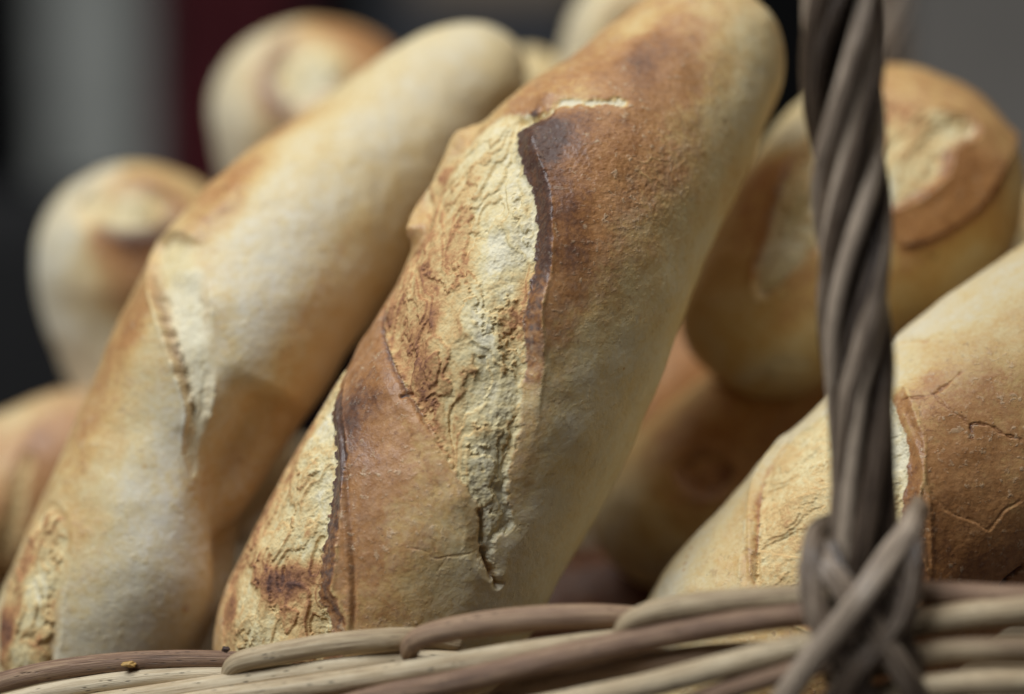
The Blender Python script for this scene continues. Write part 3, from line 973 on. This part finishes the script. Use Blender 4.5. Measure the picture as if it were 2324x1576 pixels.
feats1 = [
    # overlapping torn layers in the crumb, drawn upwards so the raised side is on the left
    ('groove', [(1087, 1235), (1100, 1270), (1118, 1305), (1132, 1335)], .0030, .0009, .25, .0005),
    ('groove', [(1085, 1150), (1094, 1195), (1088, 1240)], .0018, .0007, .2, .0004),
    # thin flap of crust standing off the left side
    ('ridge', [(1095, 300), (1060, 318), (1015, 372), (985, 425), (966, 490), (955, 550)], .0040, .0034, .0, .0004),
    ('ridge', [(905, 900), (960, 985), (1010, 1075), (1060, 1150)], .0004, .0020),
    ('groove', [(925, 610), (882, 672), (868, 730), (880, 800), (915, 880), (955, 940), (995, 1010)], .0008, .0006, .22, .0003),
    # long fold beside the lower left opening
    ('ridge', [(795, 1450), (796, 1300), (790, 1180), (782, 1060), (773, 960), (776, 880)], .0007, .0010, .06),
    ('groove', [(805, 1450), (806, 1300), (800, 1180), (792, 1060), (784, 960)], .0004, .0006, .10),
    # crack running off the top of the opening
    ('groove', [(1190, 272), (1240, 258), (1290, 240), (1340, 238), (1390, 232), (1430, 240)], .0008, .0009, -.62, .0010),
    ('groove', [(1170, 268), (1215, 268), (1260, 262)], .0016, .0006, .5, .0005),
    # hairline cracks in the skin
    ('groove', [(925, 1240), (965, 1250), (985, 1264), (1015, 1262), (1060, 1252), (1085, 1240)], .00016, .00022, .10, .0003),
    ('groove', [(1015, 1262), (1000, 1285), (985, 1300)], .0001, .0002, .08, .0003),
    ('groove', [(975, 1215), (985, 1235), (985, 1262)], .0001, .0002, .08, .0003),
    ('groove', [(905, 905), (925, 893), (935, 888)], .0007, .0004, .35, .0002),
    # flaky wrinkles on the brown shoulder
    ('rough', (1430, 410), .018, .00006), ('rough', (1560, 420), .014, .00005), ('rough', (1270, 370), .010, .00008), ('rough', (1400, 560), .020, .00003), ('rough', (1420, 150), .022, .00003), ('rough', (870, 1000), .02, .00002), ('rough', (900, 1250), .02, .00002), ('flake', (1445, 395), .008, .00016),
    ('blot', (1228, 335), .0060, .34), ('blot', (1290, 470), .007, .05), ('blot', (1440, 150), .012, .06), ('blot', (1330, 560), .005, .10),
    ('blot', (1300, 620), .006, .08), ('blot', (805, 965), .008, .14), ('blot', (840, 880), .009, .08), ('blot', (850, 1100), .010, .07), ('blot', (800, 1280), .008, .06),
    ('spot', (1418, 838), .0004, .5), ('spot', (1175, 1395), .0003, .4), ('spot', (1290, 1210), .0003, .4),
    ('bump', (985, 1180), .0010, .016), ('bump', (1330, 480), .0012, .02), ('bump', (1060, 760), .0010, .010),
]
flour1 = [(1180, 1300, .5), (1150, 1350, .55), (1300, 960, .2), (1330, 1130, .15), (1420, 800, .1), (1550, 600, .15), (900, 1000, .05), (850, 1300, .08), (1000, 1250, .15), (1300, 500, .02), (1500, 200, .05),
          (1600, 350, .15), (1690, 150, .1), (1400, 330, .03), (1450, 520, .15), (1380, 900, .25)]
loaf('large baguette in the middle with a long torn opening and one dark burnt lip', 
     [(690, 1745, .640, 300), (745, 1610, .639, 310), (800, 1480, .638, 318), (945, 1222, .635, 334), (1166, 822, .634, 318), (1318, 492, .642, 296), (1462, 312, .655, 250), (1582, 150, .668, 204), (1672, 0, .678, 176)],
     (.040, .026), RES(1150), RES(760), bake1, [c1, c2], feats1, flour1, seed=0.37)

# the pale loaf leaning on the left
cl1 = dict(poly=[(352, 610), (372, 560), (420, 545), (450, 590), (466, 680), (474, 780), (474, 880), (464, 970), (448, 1040), (436, 1070), (424, 1010), (434, 935), (416, 850), (391, 770), (366, 690)],
           toast=[(380, 600, .25), (440, 570, .22), (420, 660, .03), (460, 760, .0), (440, 880, .0), (490, 800, .08), (450, 990, .03)],
           lip=[(352, 610, .7), (366, 690, 1), (391, 770, 1), (416, 850, 1), (434, 935, .8), (424, 1010, .3), (470, 1000, 0), (498, 800, 0), (470, 590, 0)],
           wall=0.0016, lip_h=0.0022, burn=0.10, sink=0.0016, bulge=0.0004, amp=0.0002, jag=0.0009, ang=-0.2, even=.8, soft=0.0025, blend=True)
cl2 = dict(poly=[(110, 1150), (150, 1180), (160, 1260), (140, 1350), (130, 1440), (100, 1540), (30, 1560), (0, 1480), (0, 1400), (30, 1300), (70, 1210)],
           toast=[(110, 1190, 0.40), (60, 1280, 0.60), (130, 1260, 0.25), (100, 1340, 0.15), (80, 1420, 0.13), (40, 1380, 0.65), (100, 1450, 0.50), (20, 1440, 0.80), (60, 1480, 0.20), (120, 1380, 0.50)],
           lip=[(150, 1200, .3), (150, 1330, .3), (20, 1350, 0)], wall=0.002, lip_h=0.0010, burn=0.1, sink=0.0008, bulge=0.0, amp=0.0011, jag=0.001, ang=0.3, soft=0.0012, blend=True)
bakel = [(200, 950, 0.52), (240, 840, 0.52), (300, 760, 0.55), (330, 680, 0.55), (370, 760, 0.29), (350, 850, 0.24), (250, 1000, 0.36), (320, 950, 0.19), (180, 1050, 0.42), (240, 1100, 0.22), (160, 1200, 0.42), (190, 1300, 0.25),
         (300, 1100, 0.06), (380, 1000, 0.06), (350, 1200, 0.04), (400, 1300, 0.03), (300, 1350, 0.05), (250, 1420, 0.06), (430, 1180, 0.04), (490, 1250, 0.34), (480, 1400, 0.16), (470, 1120, 0.34),
         (410, 510, 0.36), (480, 440, 0.52), (540, 400, 0.55), (520, 480, 0.36), (600, 310, 0.52), (680, 250, 0.39), (560, 520, 0.10), (620, 430, 0.12), (700, 330, 0.16), (800, 200, 0.20), (900, 130, 0.16), (1000, 100, 0.10),
         (1080, 90, 0.08), (1130, 130, 0.19), (640, 600, 0.03), (580, 760, 0.03), (740, 450, 0.05), (540, 950, 0.06), (850, 300, 0.04), (950, 200, 0.06), (1050, 160, 0.08), (1080, 240, 0.12), (960, 360, 0.14), (860, 480, 0.16),
         (780, 560, 0.16), (720, 660, 0.18), (660, 820, 0.20), (740, 800, 0.14), (600, 950, 0.22), (560, 1080, 0.30), (660, 950, 0.24), (500, 1130, 0.30), (760, 620, 0.12), (900, 500, 0.14), (90, 1130, 0.40)]
featsl = [
    ('groove', [(640, 880), (580, 980), (525, 1080), (505, 1180), (530, 1290)], .0078, .0110, .0),
    ('bump', (425, 1260), .0040, .022),
    ('bump', (400, 1320), .0025, .030),
    ('ridge', [(430, 560), (470, 500), (520, 460), (545, 410)], .0012, .0035, .10),
    ('groove', [(352, 612), (368, 690), (393, 772), (418, 852), (435, 935), (432, 975)], .0014, .0007, .28, .0009),
    ('stroke', [(620, 860), (690, 720), (760, 590), (840, 480)], .14, .003),
    ('stroke', [(545, 880), (520, 760), (515, 640)], .10, .002),
    ('spot', (398, 1368), .0011, .65), ('spot', (455, 1020), .0004, .3), ('spot', (330, 1060), .0006, .2), ('spot', (400, 990), .0006, .15),
]
flour_hilite_l = [(600, 700, .5), (660, 520, .4), (400, 1200, .75), (380, 1400, .8), (460, 1000, .6), (250, 1000, .03), (300, 750, .02), (550, 420, .02), (800, 250, .05), (1000, 150, .08), (860, 480, .05), (660, 850, .04), (180, 1200, .05), (250, 1350, .3)]  # mid-loaf values raised to paint cool highlights into the flour
loaf('pale floury baguette with painted cool highlights, leaning at the left with a white split along its side',
     [(110, 1690, .659, 215), (175, 1530, .658, 226), (262, 1310, .656, 228), (372, 1040, .657, 216), (505, 800, .662, 240), (670, 560, .676, 232), (840, 392, .694, 200), (990, 240, .712, 160), (1080, 170, .720, 136), (1158, 112, .728, 112)],
     (.035, .020), RES(760), RES(460), bakel, [cl1, cl2], featsl, flour_hilite_l, seed=1.9)

# the broad brown loaf at the lower right
cr1 = dict(poly=[(1722, 1340), (1722, 1210), (1733, 1100), (1765, 1040), (1802, 990), (1840, 962), (1900, 930), (1960, 905), (2020, 905), (2045, 960), (2062, 1020), (2060, 1080), (2048, 1150), (2050, 1230), (2060, 1350), (1900, 1420)],
           toast=[(1760, 1100, .38), (1800, 1200, .42), (1770, 1280, .40), (1840, 1050, .30), (1850, 1150, .40), (1830, 990, .25), (1900, 1000, .3), (2030, 980, .05), (2045, 1040, .04), (2030, 1100, .12), (2040, 1160, .3), (1950, 1100, .3), (1780, 1030, .42), (2035, 1250, .5)],
           lip=[(1722, 1300, .45), (1722, 1210, .45), (1733, 1100, .42), (1780, 1015, .35), (1840, 962, .15), (1960, 905, 0), (2045, 960, .9), (2062, 1020, 1.1), (2060, 1080, 1.1), (2048, 1150, 1.1), (2050, 1230, 1)],
           wall=0.0036, lip_h=0.0022, burn=0.16, sink=0.0010, bulge=0.0004, amp=0.0005, jag=0.0006, ang=-0.6, even=.6)
baker = [(1560, 1260, 0.13), (1520, 1340, 0.06), (1600, 1300, 0.23), (1650, 1250, 0.30), (1690, 1300, 0.34), (1690, 1180, 0.30), (1620, 1200, 0.15), (1700, 1090, 0.15), (1780, 985, 0.09), (1860, 945, 0.11), (1940, 860, 0.09), (2030, 780, 0.06),
         (2100, 730, 0.07), (2050, 850, 0.13), (2150, 800, 0.31), (2120, 880, 0.53), (2200, 720, 0.11), (2250, 800, 0.36), (2300, 620, 0.13), (2310, 760, 0.34), (2090, 940, 0.51), (2150, 960, 0.61), (2250, 900, 0.57), (2120, 1050, 0.63), (2200, 1050, 0.61), (2300, 950, 0.56),
         (2150, 1150, 0.67), (2250, 1120, 0.63), (2200, 1250, 0.71), (2130, 1280, 0.75), (2300, 1250, 0.63), (2320, 1080, 0.51), (2180, 1350, 0.73), (2085, 1100, 0.61), (2080, 1200, 0.75), (2400, 1100, 0.34)]
featsr = [
    ('ridge', [(2042, 925), (2075, 1010), (2098, 1080), (2108, 1160), (2108, 1320)], .0006, .0008, -.10),
    ('groove', [(2040, 915), (2085, 912), (2120, 900), (2160, 872), (2188, 842)], .0003, .00028, .22, .0006),
    ('groove', [(2110, 892), (2150, 930), (2190, 955), (2210, 985)], .0002, .00025, .18, .0006),
    ('groove', [(2212, 1008), (2205, 968), (2245, 965), (2280, 985), (2330, 1000)], .0003, .00028, .22, .0006),
    ('groove', [(2105, 1120), (2160, 1165), (2215, 1185), (2240, 1200), (2280, 1160), (2330, 1130)], .0002, .0003, -.06, .0005),
    ('step', [(2330, 1130), (2280, 1160), (2240, 1200), (2215, 1185), (2160, 1165), (2105, 1120)], .0002, .004, 0),
    ('groove', [(2270, 1345), (2290, 1310), (2330, 1285)], .0012, .0008, .4, .0008),
    ('rough', (2200, 1050), .025, .00003), ('rough', (2200, 1250), .022, .00003),
    ('groove', [(1718, 1340), (1718, 1210), (1729, 1100), (1765, 1036), (1800, 985)], .0008, .0005, .35, .0005),
    ('ridge', [(1706, 1340), (1706, 1210), (1718, 1096), (1755, 1030), (1795, 978)], .0008, .0010, .05, .0003),
    ('spot', (1568, 1245), .0007, .6), ('spot', (1560, 1262), .0008, .5), ('spot', (1556, 1280), .0006, .6), ('spot', (1552, 1296), .0005, .5), ('spot', (1726, 1190), .0007, .6), ('spot', (1790, 1020), .0005, .3),
    ('groove', [(2040, 785), (2075, 778), (2110, 780)], .0004, .0006, .25, .0006),
]
flourr = [(1520, 1330, .2), (1600, 1200, .15), (1780, 980, .12), (1940, 860, .1), (2050, 780, .12), (2200, 650, .1), (1660, 1260, .08), (2150, 1000, .02), (2200, 1200, .02), (2300, 800, .04), (2150, 790, .1)]
loaf('broad brown baguette at the lower right behind the handle, with fine cracks across its crust',
     [(1525, 1800, .632, 235), (1622, 1640, .632, 262), (1782, 1452, .635, 308), (2080, 1158, .638, 325), (2345, 938, .645, 325), (2640, 715, .656, 300), (2850, 540, .664, 260)],
     (.035, .03), RES(1000), RES(700), baker, [cr1], featsr, flourr, seed=3.1)

# rear loaf on the right, beyond the handle
ch = dict(poly=[(1830, 300), (1900, 225), (2010, 215), (2080, 240), (2170, 265), (2205, 305), (2150, 335), (2130, 395), (2080, 440), (1990, 480), (1860, 560), (1780, 640), (1730, 670), (1722, 615), (1745, 540), (1775, 430)],
          toast=[(1960, 330, .5), (1900, 260, .4), (1960, 240, .5), (1850, 320, .4), (2060, 330, .46), (2110, 340, .38), (2060, 440, .38), (2030, 300, .45), (2050, 260, .6), (2160, 290, .3), (1790, 480, .25), (1760, 580, .06), (1740, 650, .05), (1830, 520, .2), (1900, 400, .3), (2010, 460, .1)],
          lip=[(2150, 335, .7), (2130, 395, .9), (2080, 440, .8), (1990, 480, .5), (1745, 540, .5), (1775, 430, .5), (1900, 225, .1), (2080, 240, .2)], wall=0.002, lip_h=0.0022, burn=0.16, sink=0.0012, bulge=0, amp=0.0009, jag=0.0014, soft=.0012, blend=True, ang=.3)
bakeh = [(1740, 400, 0.52), (1720, 520, 0.49), (1690, 620, 0.37), (1640, 700, 0.22), (1620, 800, 0.15), (1700, 850, 0.05), (1780, 845, 0.05), (1780, 700, 0.42), (1830, 620, 0.47), (1720, 740, 0.25), (1850, 800, 0.20), (1800, 300, 0.10), (1840, 240, 0.20),
         (2000, 180, 0.49), (2100, 180, 0.47), (2200, 240, 0.49), (2270, 320, 0.52), (2180, 370, 0.65), (2120, 450, 0.67), (2050, 510, 0.65), (2200, 450, 0.62), (2250, 400, 0.57), (2050, 590, 0.42), (2150, 570, 0.35), (2250, 500, 0.37), (2300, 430, 0.25), (2050, 680, 0.25), (2200, 600, 0.12), (2310, 350, 0.37)]
featsh = [('step', [(2030, 562), (2090, 545), (2170, 505), (2235, 440), (2275, 370), (2290, 300)], .0032, .012, .35),
          ('stroke', [(2030, 565), (2090, 550), (2170, 510), (2240, 445), (2285, 370)], .30, .0022),
          ('stroke', [(1700, 660), (1735, 560), (1765, 450), (1820, 330)], .25, .0020),
          ('spot', (2055, 255), .003, .35), ('stroke', [(1690, 870), (1740, 835), (1800, 825), (1850, 830)], -.3, .0022), ('groove', [(1680, 880), (1730, 845), (1800, 832), (1850, 836)], .0012, .0012, .1)]
loaf('blunt baguette lying high at the right behind the handle, its end turned up',
     [(1648, 862, .694, 140), (1715, 762, .698, 188), (1850, 606, .705, 256), (1975, 490, .710, 298), (2075, 400, .716, 296), (2225, 262, .724, 270)],
     (.012, .040), RES(520), RES(420), bakeh, [ch], featsh, None, seed=4.4)

# rear loaf at the far left
ca_ = dict(poly=[(190, 468), (235, 438), (310, 432), (372, 452), (385, 480), (340, 512), (285, 520), (225, 505)],
           toast=[(220, 470, .25), (300, 460, .10), (300, 500, .15), (370, 470, .4)],
           lip=[(225, 505, .8), (285, 520, .8), (340, 512, .8), (385, 480, .6), (300, 435, 0)], wall=0.003, lip_h=0.0022, burn=0.15, sink=0.002, bulge=0, amp=0.0008, soft=.0025, blend=True)
bakea = [(90, 620, .02), (130, 750, .0), (180, 850, .02), (150, 560, .06), (190, 640, .25), (250, 560, .45), (300, 560, .55), (350, 560, .62), (280, 660, .45), (230, 760, .15), (250, 850, .1), (320, 700, .55), (200, 400, .2), (300, 370, .34), (400, 400, .36), (460, 460, .35), (390, 500, .75), (150, 480, .12), (430, 530, .5)]
loaf('pale rear baguette at the far left, upright with a small oval score near its tip',
     [(520, 1230, .805, 195), (424, 930, .798, 224), (342, 680, .787, 238), (308, 560, .780, 236), (278, 395, .768, 220)],
     (.03, .030), RES(380), RES(300), bakea, [ca_], [('stroke', [(215, 505), (280, 535), (345, 525), (385, 490)], .35, .004), ('blot', (300, 580), .012, .18)], [(100, 650, .5), (150, 780, .6), (300, 500, 0), (350, 650, .05), (300, 370, .05)], seed=5.2)

# rear loaf, the tallest at the back
cb = dict(poly=[(632, 150), (680, 105), (740, 95), (790, 130), (785, 175), (735, 215), (680, 245), (640, 215), (625, 180)],
          toast=[(660, 160, .22), (720, 130, .18), (745, 180, .03), (690, 220, .12), (780, 140, .35)],
          lip=[(625, 180, .8), (640, 215, .8), (632, 150, .6), (680, 245, .5), (740, 95, .1), (790, 150, .1)], wall=0.004, lip_h=0.003, burn=0.18, sink=0.002, bulge=0, amp=0.0010, soft=.0025, blend=True)
bakeb = [(490, 200, .15), (500, 300, .05), (530, 360, .02), (560, 280, .05), (520, 150, .2), (560, 100, .25), (590, 200, .30), (610, 240, .4), (620, 300, .35), (650, 60, .25), (700, 40, .36), (800, 60, .48), (850, 120, .52), (820, 180, .5), (760, 250, .45), (660, 280, .4)]
loaf('tallest rear baguette in front of the red cloth, with a curled score near its tip',
     [(840, 760, .85, 205), (772, 500, .84, 232), (716, 255, .827, 238), (680, 58, .815, 226)],
     (.03, .030), RES(360), RES(300), bakeb, [cb], [('stroke', [(680, 265), (625, 230), (608, 180), (625, 130), (665, 95)], .38, .004), ('blot', (840, 90), .012, .2)], [(520, 350, .5), (560, 280, .4), (700, 60, .05), (800, 100, 0)], seed=6.3)

plainb = lambda pts: [(x, y, v) for x, y, v in pts]
def score(cx, cy, w, h, t=.2):
    return dict(poly=[(cx - w, cy), (cx - w * .5, cy - h * .8), (cx + w * .3, cy - h), (cx + w, cy - h * .2), (cx + w * .6, cy + h * .7), (cx - w * .4, cy + h)], toast=[(cx, cy, t), (cx + w * .5, cy, t + .15)],
                lip=[(cx - w, cy, .6), (cx, cy + h, .6), (cx + w, cy, .1)], wall=.003, lip_h=.002, burn=.2, sink=.0015, amp=.001)
loaf('small yellowish baguette tip peeping out between the left loaf and the large one',
     [(1110, 560, .83, 130), (1160, 380, .825, 120), (1195, 230, .82, 105), (1212, 110, .815, 90)], (.03, .018), RES(220), RES(160),
     [(1190, 200, .2), (1150, 300, .3), (1230, 230, .25)], [score(1185, 225, 40, 34, .25)], (), None, seed=7.1)
loaf('rear baguette at the top, half hidden behind the upper end of the large loaf',
     [(1400, 560, .83, 185), (1430, 330, .82, 195), (1465, 130, .81, 192), (1490, -90, .80, 175)], (.03, .028), RES(300), RES(220),
     [(1300, 100, .12), (1290, 180, .08), (1360, 40, .25), (1420, 20, .35), (1400, 100, .2), (1330, 30, .15)], [score(1440, 90, 60, 80, .2)], (), [(1290, 160, .3)], seed=8.2)
loaf('far left baguette lying low beside the pale loaf, browned to stand for shade, with a yellow score',
     [(-95, 1235, .768, 190), (-20, 1196, .768, 210), (60, 1152, .768, 218), (240, 1050, .770, 200), (360, 985, .772, 170)], (.03, .03), RES(320), RES(240),
     [(40, 950, .3), (100, 925, .42), (10, 1000, .5), (90, 1000, .75), (110, 1080, .66), (100, 1150, .6), (60, 1080, .5), (80, 1220, .5), (20, 1300, .5), (140, 960, .6), (0, 1080, .5)],  # bake raised beyond its own brown patch to stand for shade
     [dict(poly=[(55, 1040), (72, 1050), (55, 1160), (25, 1280), (-10, 1350), (-15, 1280), (15, 1170)], toast=[(40, 1100, .45), (20, 1220, .45)], lip=[(70, 1100, .5), (0, 1200, .2)], wall=.002, lip_h=.0015, burn=.2, sink=.001, amp=.0008)],
     (), [(20, 950, .3), (80, 925, .2), (100, 1050, .05), (60, 1200, .05)], seed=9.3)
loaf('baguette sunk in the dark gap between the large loaf and the lower right one',
     [(1395, 1285, .706, 130), (1480, 1200, .708, 174), (1640, 1060, .716, 190), (1850, 905, .735, 180), (2000, 800, .745, 160)], (.014, .03), RES(320), RES(240),
     [(1400, 1230, .08), (1440, 1280, .08), (1480, 1200, .2), (1560, 1120, .55), (1620, 1060, .65), (1500, 1280, .1), (1700, 1000, .55), (1600, 1180, .4)], [score(1610, 1075, 60, 40, .6)], (), None, seed=10.1)
loaf('added baguette, browned to stand for shade, behind the large loaf, filling the gap under the high right one',
     [(1300, 1100, .765, 170), (1480, 950, .77, 185), (1680, 800, .79, 185), (1900, 620, .80, 175)], (.03, .03), RES(240), RES(180),
     [(1500, 900, .6), (1560, 850, .62), (1450, 1000, .6)], [], (), None, seed=12.1)  # loaf added to darken the gap, its brown crust doubling as shade
loaf('added baguette, crust darkened to stand for shade, lying across the bottom of the basket behind the large loaf',
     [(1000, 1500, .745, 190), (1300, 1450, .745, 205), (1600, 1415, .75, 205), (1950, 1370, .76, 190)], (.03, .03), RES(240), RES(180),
     [(1300, 1400, .9), (1400, 1350, .95), (1500, 1400, .9)], [], (), None, seed=13.1)  # near-black bake paints the gap's shade into this added loaf
loaf('sliver of a baguette at the right edge, behind the broad brown one',
     [(2560, 900, .79, 120), (2480, 700, .785, 128), (2425, 520, .78, 124), (2400, 400, .775, 110)], (.02, .02), RES(200), RES(150),
     [(2300, 500, .1), (2350, 450, .3)], [score(2400, 480, 50, 40, .2)], (), None, seed=11.7)
